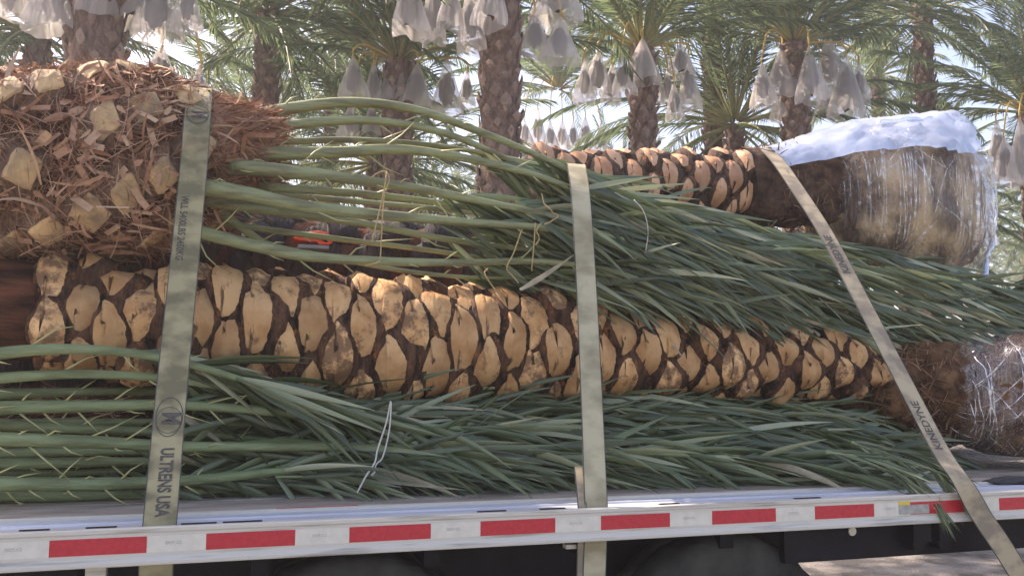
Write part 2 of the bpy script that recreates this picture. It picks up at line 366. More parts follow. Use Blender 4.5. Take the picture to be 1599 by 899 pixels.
def wheel(x):
    Rr=.515; ph=empty_child=None
    wob=bpy.data.objects.new('wheel',None); COL.objects.link(wob); wob.parent=tr; wob.matrix_parent_inverse=Matrix.Translation(tr.location).inverted(); wob.location=(x,.16,Rr)
    sec=[(.0,.30),(-.015,.34),(-.02,.42),(.0,.485),(.02,.505),(.05,.513),(.10,.515),(.14,.515),(.145,.505),(.155,.505),(.16,.515),(.21,.515),(.25,.508),(.28,.485),(.29,.42),(.27,.30)]
    n=64; vs=[];fs=[]
    for i in range(n):
        a=2*math.pi*i/n
        for (yy,rr) in sec: 
            r2=rr-(.008 if (i%2==0 and rr>.50) else 0)
            vs.append((math.cos(a)*r2,yy,math.sin(a)*r2))
    m=len(sec)
    for i in range(n):
        j=(i+1)%n
        for q in range(m-1): fs.append((i*m+q,i*m+q+1,j*m+q+1,j*m+q))
    b=MB(); b.add(vs,fs); o=b.build('tyre',M_tyre,None); o.parent=wob
    b=MB(); vs=[];fs=[]; sec2=[(.01,.30),(.03,.285),(.12,.27),(.14,.12),(.06,.11),(.05,.0001)]; m=len(sec2)
    for i in range(n):
        a=2*math.pi*i/n
        for (yy,rr) in sec2: vs.append((math.cos(a)*rr,yy,math.sin(a)*rr))
    for i in range(n):
        j=(i+1)%n
        for q in range(m-1): fs.append((i*m+q,i*m+q+1,j*m+q+1,j*m+q))
    b.add(vs,fs)
    for i in range(10):
        a=2*math.pi*i/10; cx,cz=math.cos(a)*.15,math.sin(a)*.15
        b.tube([(cx,.10,cz),(cx,.15,cz)],.016,6,ref=Vector((1,0,0)))
    o=b.build('rim',M_rim,None); o.parent=wob
    return wob
wheel(at(555,865,.16).x); wheel(at(1140,838,.16).x)
print('WHEELX',at(555,865,.16),at(1140,838,.16))

# ------------------------------------------------------------------ palm trunks with leaf bases
def lattice(xa,xb,cf,rf,astep,s,hu,hv,hh,cdir,seed,shape='almond',wrap=.5,facet=1.0,drop=0.0,core=True,K=22,ring=0):
    r_=random.Random(seed); B=MB()
    n=int(abs(xb-xa)/s); lo=min(xa,xb)
    for i in range(n):
        a=lo+(i+.5)*s+r_.uniform(-.15,.15)*hv; th=R(astep)*i+r_.uniform(-.07,.07)
        if ring:
            q_=i//ring; a=lo+(q_+.5)*ring*s+r_.uniform(-.1,.1)*hv; th=2*math.pi*(i%ring)/ring+(math.pi/ring)*(q_%2)+.9+q_*.02+r_.uniform(-.06,.06)
        if r_.random()<drop: continue
        t=(a-lo)/abs(xb-xa); Rc=rf(t); k=Rc/rf(.5)
        U=hu*k*r_.uniform(.88,1.08); Vv=hv*r_.uniform(.86,1.12); Hh=hh*r_.uniform(.8,1.25)
        rnd=r_.random(); cv=Vector((0,math.cos(th),math.sin(th))); uv=Vector((0,-math.sin(th),math.cos(th)))
        fa=[(r_.uniform(-.6,.6),r_.uniform(.15,.5)) for _ in range(2)]; tilt=r_.uniform(-.15,.25) if shape=='almond' else r_.uniform(-.45,.2); skew=r_.uniform(-.16,.16)
        ns=r_.choice([4,4,4,5]) ; ph=r_.uniform(-.4,.4); sharp=r_.uniform(1.1,1.4)
        def hface(u,v):
            h=1+tilt*v
            h-=facet*max(0,u-fa[0][0])*fa[0][1]*.9+facet*max(0,-u-fa[1][0])*fa[1][1]*.9
            return h
        def outline(p):
            if shape=='almond':
                c=math.cos(p); sn=math.sin(p)
                v=math.copysign(abs(c)**sharp,c); u=sn
                v+=skew*(u*u-.4)
                return u,v
            m_=2*math.pi/ns; q=(p+ph)%m_-m_/2
            rr=math.cos(m_/2)/math.cos(q); rr=rr*1.0
            return rr*math.sin(p)*1.12, rr*math.cos(p)*1.12
        rings=[(1.14,1.22,-.60,-.35,0),(1.12,1.16,-.46,.12,0),(1.08,1.05,-.24,.50,0),(1.01,.90,-.02,.80,.0),(.95,.74,.20,.93,.3),(.89,.62,.30,.96,1.0),(.5,.33,.34,1.10,1.0)]
        if shape!='almond': rings=[(1.7,1.6,-.9,-.6,0),(1.5,1.45,-.7,.0,0),(1.2,1.2,-.35,.5,0),(1.02,1.02,-.10,.80,.35),(.90,.90,.05,1.0,.8),(.82,.84,.08,1.04,1.0),(.4,.4,.10,1.08,1.0)]
        vs=[];cut=[]
        def place(u,v,h):
            axx=a+cdir*v; tt=min(1,max(0,(axx-lo)/abs(xb-xa))); c=cf(tt); rr=rf(tt)+h
            an=th+u/max(.05,rr)
            pw=c+Vector((0,math.cos(an),math.sin(an)))*rr
            pt=c+cv*rr+uv*u
            p=pw.lerp(pt,wrap*.35); 
            p.x=axx
            return p
        for ri,(su_,sv_,sh,hf,ct) in enumerate(rings):
            for q in range(K):
                p=2*math.pi*q/K; u,v=outline(p)
                # the crown side is a sharp overhang, the root side a long slope
                shv=sh if v<.3 else sh*.25
                uu,vv=u*su_,v*sv_+shv
                wob=1+(.05*math.sin(5*p+rnd*9)+.03*math.sin(9*p+rnd*20) if shape=='almond' else 0)
                h=Hh*hf*(hface(uu,vv) if hf>0 else 1)
                P=place(uu*U*wob,vv*Vv*wob,h)
                P+=cv*(.006*nz(P,16,seed))
                vs.append(P); cut.append(ct)
        vs.append(place(0,(.34 if shape=='almond' else .1)*Vv,Hh*1.16*hface(0,0))); cut.append(1.0)
        fs=[]; nr=len(rings)
        for ri in range(nr-1):
            for q in range(K):
                q2=(q+1)%K; f=(ri*K+q,ri*K+q2,(ri+1)*K+q2,(ri+1)*K+q)
                fs.append(f if cdir>0 else f[::-1])
        for q in range(K):
            f=((nr-1)*K+q,(nr-1)*K+(q+1)%K,nr*K); fs.append(f if cdir>0 else f[::-1])
        B.add(vs,fs,0,cut,rnd)
    C_=MB()
    nx=max(20,int(abs(xb-xa)/.03)); na=48; vs=[]
    for i in range(nx+1):
        t=i/nx; c=cf(t); rr=rf(t)
        for q in range(na):
            an=2*math.pi*q/na; p=Vector((lo+t*abs(xb-xa),c.y+math.cos(an)*rr,c.z+math.sin(an)*rr))
            d=nz(p,9,seed)*.03+nz(p,30,seed)*.012-.006
            vs.append((p.x,p.y+math.cos(an)*d,p.z+math.sin(an)*d))
    fs=[(i*na+q,i*na+(q+1)%na,(i+1)*na+(q+1)%na,(i+1)*na+q) for i in range(nx) for q in range(na)]
    fs.append(tuple(range(na))); fs.append(tuple(range(nx*na,(nx+1)*na)))
    C_.add(vs,fs)
    return B,C_
def line_fn(P,Q): return lambda t: P.lerp(Q,t)

def root_fibres(B,surf,n,seed,L=(.05,.2),wd=(.003,.008),flow=Vector((1,0,0)),chaos=.8,lift=.3):
    r_=random.Random(seed)
    for _ in range(n):
        p,nn=surf(r_)
        d=flow*r_.uniform(.3,1)*(1 if r_.random()<.6 else -1)+Vector((r_.uniform(-1,1),r_.uniform(-1,1),r_.uniform(-1,1)))*chaos
        d=d-nn*d.dot(nn)*.8+nn*r_.uniform(0,lift)
        B.ribbon(p+nn*r_.uniform(-.01,.02),d,r_.uniform(*L),r_.uniform(*wd),4,r_.uniform(0,3),.15,0,r_.random(),
                 curl=Vector((r_.uniform(-1,1),r_.uniform(-1,1),r_.uniform(-1,1)))*4,blunt=r_.random()<.5)

# --- trunk 1: the long trimmed trunk across the middle
YT=.95
A=at(75,500,YT); Bp=at(1340,572,YT)
palm1=empty('trimmed_palm',(A.lerp(Bp,.5).x,YT,A.lerp(Bp,.5).z),'long trimmed palm trunk of tan leaf-base cuts lying across the middle of the load','palm')
rad1=lambda t: .128+.045*math.sin(math.pi*min(1,t*1.25+.05))-.035*max(0,t-.7)/.3
b,c=lattice(A.x,Bp.x,line_fn(A,Bp),rad1,108.7,.0222,.178,.098,.112,-1,3,facet=1.3,ring=5)
c.build('trunk',M_fibred,palm1); b.build('leaf_bases',M_boot,palm1)
# reddish sheath at the crown end
bb=MB(); vs=[]; na=40; P0=at(-160,470,YT); P1=at(86,490,YT)
for i in range(25):
    t=i/24; p=P0.lerp(P1,t)
    for q in range(na):
        an=2*math.pi*q/na; rr=.225-.03*t+.02*nz((p.x,math.cos(an),math.sin(an)),3,5)
        if t>.9: rr*=1-(t-.9)*3
        vs.append((p.x,p.y+math.cos(an)*rr,p.z+math.sin(an)*rr))
bb.add(vs,[(i*na+q,i*na+(q+1)%na,(i+1)*na+(q+1)%na,(i+1)*na+q) for i in range(24) for q in range(na)])
bb.build('sheath',M_sheath,palm1)
# root zone of trunk 1
def lump(c,rx,ry,rz,seed,amp=.12,sc=3.5,n=48,m=32,amp2=.04,box=0.0):
    vs=[];fs=[]
    for j in range(m+1):
        ph=math.pi*j/m
        for i in range(n):
            th=2*math.pi*i/n
            d=Vector((math.cos(ph),math.sin(ph)*math.cos(th),math.sin(ph)*math.sin(th)))
            if box: d=Vector([math.copysign(abs(q)**(1-box),q) for q in d])
            k=1+amp*nz(d,sc*.5,seed)+amp2*nz(d,sc*3,seed+1)+amp2*.5*nz(d,sc*8,seed+2)
            vs.append((c[0]+d.x*rx*k,c[1]+d.y*ry*k,c[2]+d.z*rz*k))
    for j in range(m):
        for i in range(n): fs.append((j*n+i,j*n+(i+1)%n,(j+1)*n+(i+1)%n,(j+1)*n+i))
    return vs,fs
def lump_surf(c,rx,ry,rz):
    c=Vector(c)
    def f(r_):
        d=Vector((r_.gauss(0,1),r_.gauss(0,1),r_.gauss(0,1))).normalized()
        return Vector((c.x+d.x*rx,c.y+d.y*ry,c.z+d.z*rz)),d
    return f
rc=at(1430,603,YT-.02)
b=MB(); v_,f_=lump(rc,.47,.25,.24,11,.30,4,64,48,.12); b.add(v_,f_,0,0,.4)
b.build('root_flare',M_root,palm1)
b=MB(); root_fibres(b,lump_surf(rc,.45,.24,.23),2600,5,(.03,.12),(.003,.009),Vector((0,0,-1)),.9,.5); b.build('roots',M_rootf,palm1)

# --- root ball of trunk 1 in clear wrap, lower right
rb=at(1612,618,.85)
palm1b=rb
b=MB(); v_,f_=lump(rb,.62,.36,.34,21,.12,3,64,40,.04,.15); b.add(v_,f_); b.build('root_ball',M_root,palm1)  # darker soil than the upper ball, its low shade put into the colour
wrap1=empty('plastic_wrap',rb,'clear creased plastic film wrapped round the lower root ball at the right edge','plastic wrap')
b=MB(); v_,f_=lump(rb,.66,.40,.375,23,.16,3,72,48,.05,.2); b.add(v_,f_); b.build('stretch_film',M_film,wrap1)

# --- trunk 2: upper right, behind
Y2=1.75
A2=at(828,293,Y2); B2=at(1150,292,Y2); E2=at(1330,298,Y2)
palm2=empty('trimmed_palm',(B2.x,Y2,B2.z),'trimmed palm trunk with orange cuts behind the upper fronds, root ball wrapped in plastic','palm')
rad2=lambda t: .158-.01*t
b,c=lattice(A2.x,B2.x,line_fn(A2,B2),rad2,108.7,.0215,.118,.080,.080,-1,9,ring=5)
c.build('trunk',M_trunk2,palm2); b.build('leaf_bases',M_boot2,palm2)
b=MB(); vs=[]; na=48; nn_=40
for i in range(nn_+1):
    t=i/nn_; p=B2.lerp(at(1400,300,Y2),t)
    for q in range(na):
        an=2*math.pi*q/na; rr=.235+.04*t+.035*nz((p.x,math.cos(an)*.3,math.sin(an)*.3),5,2)+.02*nz((p.x,math.cos(an)*.3,math.sin(an)*.3),14,4)
        vs.append((p.x,p.y+math.cos(an)*rr,p.z+math.sin(an)*rr))
b.add(vs,[(i*na+q,i*na+(q+1)%na,(i+1)*na+(q+1)%na,(i+1)*na+q) for i in range(nn_) for q in range(na)]+[tuple(range(na))])
b.build('bare_trunk',M_trunk2,palm2)
def cyl_surf(P,Q,r,amin=0,amax=6.283):
    def f(r_):
        p=P.lerp(Q,r_.random()); an=r_.uniform(amin,amax); n_=Vector((0,math.cos(an),math.sin(an))); return p+n_*r,n_
    return f
b=MB(); root_fibres(b,cyl_surf(at(1180,295,Y2),at(1350,300,Y2),.26),1100,8,(.02,.10),(.003,.009),Vector((0,.3,-1)),.7,.5); b.build('roots',M_rootf,palm2)
rb2=at(1393,320,1.72)
b=MB(); v_,f_=lump(rb2,.55,.42,.485,31,.10,3,72,48,.03,.30); b.add(v_,f_); b.build('root_ball',M_rootw,palm2)
wrap2=empty('plastic_wrap',rb2,'big sheet of shiny plastic and clear film wrapped round the upper right root ball','plastic wrap')
b=MB(); v_,f_=lump(rb2,.59,.465,.52,33,.11,3,96,64,.02,.30); b.add(v_,f_); b.build('stretch_film',M_film,wrap2)
b=MB(); r_=random.Random(64); root_fibres(b,lump_surf(rb2,.46,.40,.46),1400,65,(.03,.14),(.003,.010),Vector((0,.2,-1)),.8,.1); b.build('roots',M_rootf,palm2)
def creases(root,c,rx,ry,rz,bx,n,seed,wd=(.0015,.005)):
    r_=random.Random(seed); b=MB()
    for i in range(n):
        kind=r_.random(); x0=r_.uniform(-.92,.92); sl=r_.gauss(0,.06) if kind<.7 else r_.uniform(-1.1,1.1)
        a0=r_.uniform(-.3,1.6); a1=a0+r_.uniform(.4,2.0); w_=r_.uniform(*wd)*(3 if r_.random()<.1 else 1); vs=[]; m=14
        for j in range(m+1):
            a=a0+(a1-a0)*j/m; x=max(-.97,min(.97,x0+sl*(j/m)+.01*nz((i,j*.4,0),1)))
            ph=math.acos(x); th=math.pi+(a-.65)*-1
            d=Vector((math.cos(ph),math.sin(ph)*math.cos(th),math.sin(ph)*-math.sin(th)))
            d=Vector([math.copysign(abs(q)**(1-bx),q) for q in d]); k=1.0
            q=Vector((c[0]+d.x*rx,c[1]+d.y*ry,c[2]+d.z*rz))
            ww=w_*(1-abs(2*j/m-1)**3)+.0004
            vs+=[q-Vector((ww,0,0)),q+Vector((0,-.004,.001)),q+Vector((ww,0,0))]
        b.add(vs,[(3*j+k_,3*j+k_+1,3*j+k_+4,3*j+k_+3) for j in range(m) for k_ in (0,1)])
    b.build('film_creases',M_crease,root)
creases(wrap1,rb,.685,.415,.39,.2,120,72)
creases(wrap2,rb2,.61,.49,.535,.29,150,71,(.001,.004))
# bluish sheet draped over the top, reaching left over the trunk
b=MB(); vs=[]; nu,nv=60,40
edge=[(1180,236),(1260,210),(1330,192),(1400,187),(1450,186),(1488,208),(1520,260),(1545,320),(1552,385)]
top=crom([at(x,y,1.72) for x,y in edge],8); nt_=len(top)
for i,p in enumerate(top):
    t=i/(nt_-1)
    for j in range(nv+1):
        s_=j/nv*2-1        # -1 front, +1 back
        reach=(.22+.30*min(1,t*3.0)) if t<.5 else .46-.30*(t-.5)*2
        drop=(.13+.22*min(1,t*2.2))*(1-min(1,max(0,(t-.42)/.2)))+.04
        if t>=.45: reach*=max(.30,1-(t-.45)*3.2)
        # falls away from the ridge
        yy=p.y+s_*reach
        if t>.62: q=Vector((p.x-.05*abs(s_)**1.5,yy,p.z-.02*s_*s_))
        else: q=Vector((p.x,yy,p.z-drop*abs(s_)**2.2*(1.0 if s_<0 else 1.3)))
        d=.022*nz(q,4,6)+.035*abs(nz((q.x*1.5,q.y*.5,q.z),8,7))+.014*abs(nz((q.x,q.y*.6,q.z*2),19,9))+.003*nz(q,38,8)
        vs.append((q.x+d,q.y-d,q.z+d))
b.add(vs,[(i*(nv+1)+j,i*(nv+1)+j+1,(i+1)*(nv+1)+j+1,(i+1)*(nv+1)+j) for i in range(nt_-1) for j in range(nv)])
b.build('plastic_sheet',M_sheet,wrap2)
b=MB(); P_=crom([at(x,y,1.45) for x,y in [(1370,192),(1415,187),(1452,187),(1490,212),(1520,262),(1542,322),(1549,385),(1535,430)]],14)
P_=[rb2+(p-rb2)*1.0 for p in P_]
P_=[p+Vector((nz(p,14,3),nz(p,14,4),nz(p,14,5)))*.022 for p in P_]
b.tube(P_,[.012+.012*abs(nz(p,20,8))+.004 for p in P_],8); b.build('film_fold',M_sheet,wrap2)

# --- trunk 3: behind, seen in the gap, its shade put into dark colours
A3=at(-200,470,1.75); B3=at(1250,470,1.75); A3.z=B3.z=2.17
palm3=empty('trimmed_palm',(2,1.75,2.17),'dark shaded palm trunk lying behind the middle one, seen in the gap','palm')
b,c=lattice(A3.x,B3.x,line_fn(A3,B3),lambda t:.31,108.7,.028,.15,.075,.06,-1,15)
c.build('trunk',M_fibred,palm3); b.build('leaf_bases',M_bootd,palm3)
# lowest trunk behind, added: carries the stack, lengthened to block sunlit gaps
A4=Vector((A3.x,1.75,1.50)); B4=Vector((B3.x+1.3,1.75,1.50))
palm4=empty('trimmed_palm',(2,1.75,1.49),'added lowest dark trunk, support and light block, resting on the deck behind the lower frond bundle','palm')
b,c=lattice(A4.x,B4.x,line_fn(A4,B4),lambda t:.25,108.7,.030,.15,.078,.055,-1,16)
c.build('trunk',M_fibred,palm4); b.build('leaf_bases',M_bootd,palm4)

# --- upper left crown
YC=1.0
CA=at(-230,262,YC); CB=at(345,248,YC)
palmU=empty('date_palm',(CB.x,YC,CB.z),'shaggy fibrous palm crown at upper left whose tied green fronds run across the load','palm')
radU=lambda t: .345-.03*math.cos(t*3)-.125*(max(0,t-.68)/.32)**1.5
b,c=lattice(CA.x,CB.x,line_fn(CA,CB),radU,101.0,.020,.092,.066,.055,1,41,'poly',.9,.5,.06,K=20)
c.build('trunk',M_fibred,palmU); b.build('leaf_bases',M_bootg,palmU,smooth=False)
# fibre: mats, sheath strips and strands
r_=random.Random(5); b=MB()
for i in range(9000):
    t=r_.random(); p=CA.lerp(CB,t); an=r_.uniform(0,6.283); nn=Vector((0,math.cos(an),math.sin(an))); tg=Vector((0,-math.sin(an),math.cos(an)))
    q=p+nn*(radU(t)+r_.uniform(-.01,.045)*(.35 if t>.9 else 1)+.02*nz((p.x,math.cos(an)*.4,math.sin(an)*.4),6,3)); 
    kind=r_.random()
    d=Vector((1,0,0))*r_.gauss(.25,.6)+tg*r_.gauss(0,.75)+nn*r_.uniform(.0,.30)
    if kind<.75: L,wd=r_.uniform(.06,.22),r_.uniform(.0012,.0035)
    elif kind<.93: L,wd=r_.uniform(.06,.18),r_.uniform(.005,.016)
    else: L,wd=r_.uniform(.05,.12),r_.uniform(.015,.035)
    b.ribbon(q,d,L,wd,5,r_.uniform(0,4),.3,0,r_.random(),curl=Vector((r_.uniform(-1,1),r_.uniform(-1,1),r_.uniform(-1,1)))*5-nn*2.5,blunt=(kind<.75 and r_.random()<.4))
for i in range(700):
    t=r_.random()*.86; p=CA.lerp(CB,t); an=r_.uniform(0,6.283); nn=Vector((0,math.cos(an),math.sin(an))); tg=Vector((0,-math.sin(an),math.cos(an)))
    q=p+nn*(radU(t)+r_.uniform(.02,.055)); d=Vector((1,0,0))*r_.gauss(.5,.5)+tg*r_.gauss(0,.7)+nn*.12
    b.ribbon(q,d,r_.uniform(.035,.095),r_.uniform(.010,.030),3,0,.25,0,.35+.65*r_.random(),curl=Vector((r_.uniform(-1,1),r_.uniform(-1,1),r_.uniform(-1,1)))*4,wv=d.cross(nn)+nn*r_.uniform(-.4,.4),blunt=r_.random()<.5)
for i in range(900):
    t=r_.random()*.86; p=CA.lerp(CB,t); an=r_.uniform(0,6.283); nn=Vector((0,math.cos(an),math.sin(an))); tg=Vector((0,-math.sin(an),math.cos(an)))
    q=p+nn*(radU(t)+r_.uniform(.045,.075)); d=Vector((1,0,0))*r_.gauss(.2,.6)+tg*r_.gauss(0,.8)
    b.ribbon(q,d,r_.uniform(.06,.25),r_.choice([.002,.003,.003,.02]),6,2,.3,0,r_.random(),curl=Vector((r_.uniform(-1,1),r_.uniform(-1,1),r_.uniform(-1,1)))*6-nn*3)
for (px,py,dx,dy,L) in [(30,400,.9,.5,.2),(150,322,1,0,.12),(180,230,.3,.9,.12),(240,330,.7,-.5,.14)]:
    p=at(px,py,YC-.44); b.ribbon(p,(dx,-.15,dy),L,.010,5,0,.3,0,.95,blunt=True)
b.build('fibre',M_fibre,palmU)
# crown neck where the petioles leave
b=MB(); NA=at(330,238,YC-.03); NB=at(425,236,YC-.05); vs=[]
for i in range(21):
    t=i/20; p=NA.lerp(NB,t)
    for q in range(40):
        an=2*math.pi*q/40; rr=(.235-.11*t**1.5)*(1+.12*nz((p.x*2,math.cos(an),math.sin(an)),3,3))
        vs.append((p.x,p.y+math.cos(an)*rr,p.z+math.sin(an)*rr))
b.add(vs,[(i*40+q,i*40+(q+1)%40,(i+1)*40+(q+1)%40,(i+1)*40+q) for i in range(20) for q in range(40)]+[tuple(range(20*40,21*40))],0,0,.45)
for i in range(2400):
    t=r_.random(); p=NA.lerp(NB,t); an=r_.uniform(0,6.283); nn=Vector((0,math.cos(an),math.sin(an))); tg=Vector((0,-math.sin(an),math.cos(an)))
    q=p+nn*((.235-.11*t**1.5)+r_.uniform(-.015,.015)); d=Vector((1,0,0))*r_.gauss(.7,.5)+tg*r_.gauss(0,.6)+nn*r_.uniform(-.15,.2)
    wd=r_.uniform(.0015,.004) if r_.random()<.82 else r_.uniform(.008,.025)
    b.ribbon(q,d,r_.uniform(.04,.15),wd,4,0,.3,0,.25+.5*r_.random(),curl=Vector((r_.uniform(-1,1),r_.uniform(-1,1),r_.uniform(-1,1)))*5,blunt=r_.random()<.4)
b.build('fibre_neck',M_fibre,palmU)

# ------------------------------------------------------------------ fronds
def frond(parent,ctrl,r0,r1,t0,n,L,wd,ang,seed,mp=None,ml=None,droop=.5,bias=Vector((0,0,0)),spines=0,roll=0,thin=1.0):
    r_=random.Random(seed); P=crom(ctrl,8); N_=len(P)
    b=MB(); rr=[]
    for i in range(N_):
        t=i/(N_-1); k=r0+(r1-r0)*(t**.75)
        if t<.12: k*=1+1.1*(1-t/.12)**1.5*.45
        rr.append(max(.0015,k*(1 if t<.92 else (1-t)/.08*.8+.2)))
    b.tube(P,rr,10,0,r_.random(),flat=1.0)
    l=MB()
    def pt(t):
        x=t*(N_-1); i=min(N_-2,int(x)); return P[i].lerp(P[i+1],x-i),(P[i+1]-P[i]).normalized(),rr[i]
    side0=Vector((0,1,0))
    for i in range(n):
        t=t0+(1-t0)*((i+r_.random())/n)**.85; p,tg,rad=pt(t); q=(t-t0)/(1-t0)
        s=1 if i%2 else -1
        an=roll+r_.gauss(0,.5)+(.9 if r_.random()<.4 else 0); base=Vector((0,math.cos(an),math.sin(an)))*s
        if q<.32 and t0>.2: base.y=abs(base.y)+.3
        base=base-tg*base.dot(tg); base.normalize()
        a=R(ang)*(1.15-.55*q)*(r_.uniform(.3,1.3) if r_.random()<.85 else r_.uniform(1.2,2.0))
        d=tg*math.cos(a)+base*math.sin(a)+bias*r_.uniform(.3,1.3)
        LL=L*(.45+.55*math.sin(math.pi*min(1,q*.75+.2)))*r_.uniform(.75,1.12)
        wv=Vector((r_.gauss(0,.3),r_.gauss(0,.55),1+r_.gauss(0,.3)))
        l.ribbon(p+base*rad*.7,d,LL,wd*r_.uniform(.7,1.2),6,droop*r_.uniform(.2,1.8),.45,1 if r_.random()<.018 else 0,min(1,max(0,r_.gauss(.42,.32))),wv=wv,
                 curl=Vector((r_.uniform(-.4,.4),r_.uniform(-.4,.4),r_.uniform(-.4,.4))))
    fb=b
    for_sp=[]
    if spines:
        for i in range(spines):
            t=.06+(t0+.12-.06)*((i+r_.random())/spines); p,tg,rad=pt(t); s=1 if i%2 else -1
            an=r_.gauss(1.2,.35)*s; base=Vector((0,-math.cos(an),math.sin(an)))
            d=tg*r_.uniform(.7,1.2)+base*r_.uniform(.2,1.0)
            LL=r_.uniform(.04,.10) if r_.random()<.6 else r_.uniform(.1,.2)
            bend=Vector((r_.uniform(-.1,.2),0,r_.uniform(-.25,.15)))*LL
            b.tube([p+base*rad*.5,p+base*rad*.8+d.normalized()*LL*.55,p+base*rad*.8+d.normalized()*LL+bend],[.0045,.0032,.0006],5,1)
    fo=b.build('frond',[mp or M_pet,M_spine],parent)
    if n:
        lo=l.build('leaflets',[ml or M_leaf,M_dryl],None); lo.parent=fo
        lo.matrix_parent_inverse=Matrix.Identity(4)
    return fo
def backed(c):
    return [(q[0],q[1],q[2]+.26*min(1,max(0,(q[0]-1000)/300))) for q in c]
def px(l,Ys=None):
    out=[]
    for i,q in enumerate(l): out.append(at(q[0],q[1],q[2] if len(q)>2 else Ys))
    return out
DN=Vector((0,-.05,-.16))
UP=[
 ([(352,192,.98),(450,170,.98),(550,160,.97),(650,172,.95),(760,210,.90),(860,252,.86),(960,300,.85),(1100,345,.85),(1280,400,.85)],.030,.006,.50),
 ([(392,206,.90),(500,190,.92),(600,190,.92),(700,210,.90),(800,252,.88),(900,297,.86),(1050,355,.80),(1230,420,.8)],.024,.006,.45),
 ([(425,240,.80),(530,238,.78),(620,233,.78),(720,246,.78),(830,272,.78),(940,312,.76),(1100,372,.72),(1350,462,.72)],.030,.006,.42),
 ([(388,262,.72),(480,271,.72),(560,281,.73),(660,296,.74),(780,320,.74),(900,346,.74),(1100,402,.70),(1400,498,.66)],.032,.006,.40),
 ([(440,294,.80),(560,302,.82),(680,316,.84),(800,336,.84),(920,362,.82),(1100,410,.8),(1330,470,.8)],.022,.006,.40),
 ([(322,292,.66),(400,306,.68),(480,323,.69),(600,336,.70),(720,346,.72),(880,360,.72),(1050,395,.70),(1300,465,.62),(1530,525,.6)],.034,.006,.40),
 ([(345,318,.82),(450,333,.82),(560,348,.83),(700,374,.84),(850,394,.84),(1050,430,.8),(1250,500,.72)],.024,.006,.45),
 ([(312,362,.70),(400,384,.70),(480,400,.70),(600,408,.72),(720,410,.74),(860,409,.76),(1000,430,.74),(1200,482,.68),(1440,540,.6)],.028,.006,.45),
 ([(430,385,.95),(520,402,.95),(640,424,.93),(760,434,.92),(900,432,.85),(1080,460,.8)],.018,.005,.5),
 ([(430,222,1.1),(560,219,1.15),(700,230,1.15),(860,262,1.1),(1000,305,1.05),(1250,370,1.0),(1500,420,1.0)],.020,.005,.35),
 ([(430,250,1.1),(560,262,1.1),(700,276,1.1),(860,300,1.05),(1000,340,1.0),(1250,400,.95),(1480,470,.9)],.020,.005,.30),
 ([(400,330,1.05),(560,330,1.05),(700,352,1.05),(860,372,1.0),(1000,398,.95),(1250,450,.9),(1500,500,.85)],.020,.005,.30),
 ([(360,350,1.0),(520,372,1.0),(680,392,1.0),(850,418,.95),(1000,440,.85),(1200,470,.8),(1400,515,.75)],.018,.005,.35),
 ([(400,300,1.15),(560,315,1.15),(720,330,1.12),(880,355,1.05),(1050,380,1.0),(1250,410,1.0),(1450,440,1.0),(1580,470,1.0)],.018,.005,.30),
]
UP=[u for k_,u in enumerate(UP) if k_ not in (10,11)]
for i,(c_,r0,r1,t0) in enumerate(UP):
    c_=backed(c_)
    f0=c_[0]; c_=[(f0[0]-95,f0[1]*.55+.45*250,.98),(f0[0]-40,f0[1]*.85+.15*250,(f0[2]+.98)/2)]+c_
    frond(palmU,px(c_),r0*(1.42 if r0>.023 else 1.2),r1,min(.75,t0+.17),125,.50,.030,24,100+i,M_pet,M_leaf if i%3 else M_leaf2,.55,DN,spines=13 if i in (2,3,4,6,7) else 5)
# ragged leaflets filling the tail of the upper bundle
for i in range(7):
    y0=330+i*20
    frond(palmU,px(backed([(820,y0-40+i*4,.85+.05*(i%3)),(980,y0+5,.78),(1150,y0+45,.74),(1320,y0+80,.70),(1470,y0+100+i*3,.66),(1585,y0+125,.64)])),.004,.003,.05,90,.50,.030,25,300+i,M_pet,M_leaf2 if i%2 else M_leaf,.6,DN)

# --- lower palm: trunk off to the left, fronds along the deck
palmL=empty('date_palm',tuple(at(-60,690,1.0)),'low palm at the lower left whose tied green fronds lie along the trailer deck','palm')
PA=at(-420,690,1.15); PB=at(260,692,1.15); b=MB(); vs=[]  # trunk end lengthened to cover the sunlit deck behind the petioles
for i in range(31):
    t=i/30; p=PA.lerp(PB,t)
    for q in range(40):
        an=2*math.pi*q/40; rr=(.215-.02*t-.10*max(0,t-.85)/.15)*(1+.12*nz((p.x*2,math.cos(an),math.sin(an)),3,3))
        vs.append((p.x,p.y+math.cos(an)*rr,p.z+math.sin(an)*rr))
b.add(vs,[(i*40+q,i*40+(q+1)%40,(i+1)*40+(q+1)%40,(i+1)*40+q) for i in range(30) for q in range(40)]+[tuple(range(1200,1240))],0,0,.4)
b.build('trunk',M_sheath,palmL)
b=MB(); root_fibres(b,cyl_surf(PA,at(200,688,1.15),.18),2200,18,(.05,.18),(.0015,.008),Vector((1,0,0)),.5,.3); b.build('fibre',M_fibre,palmL)
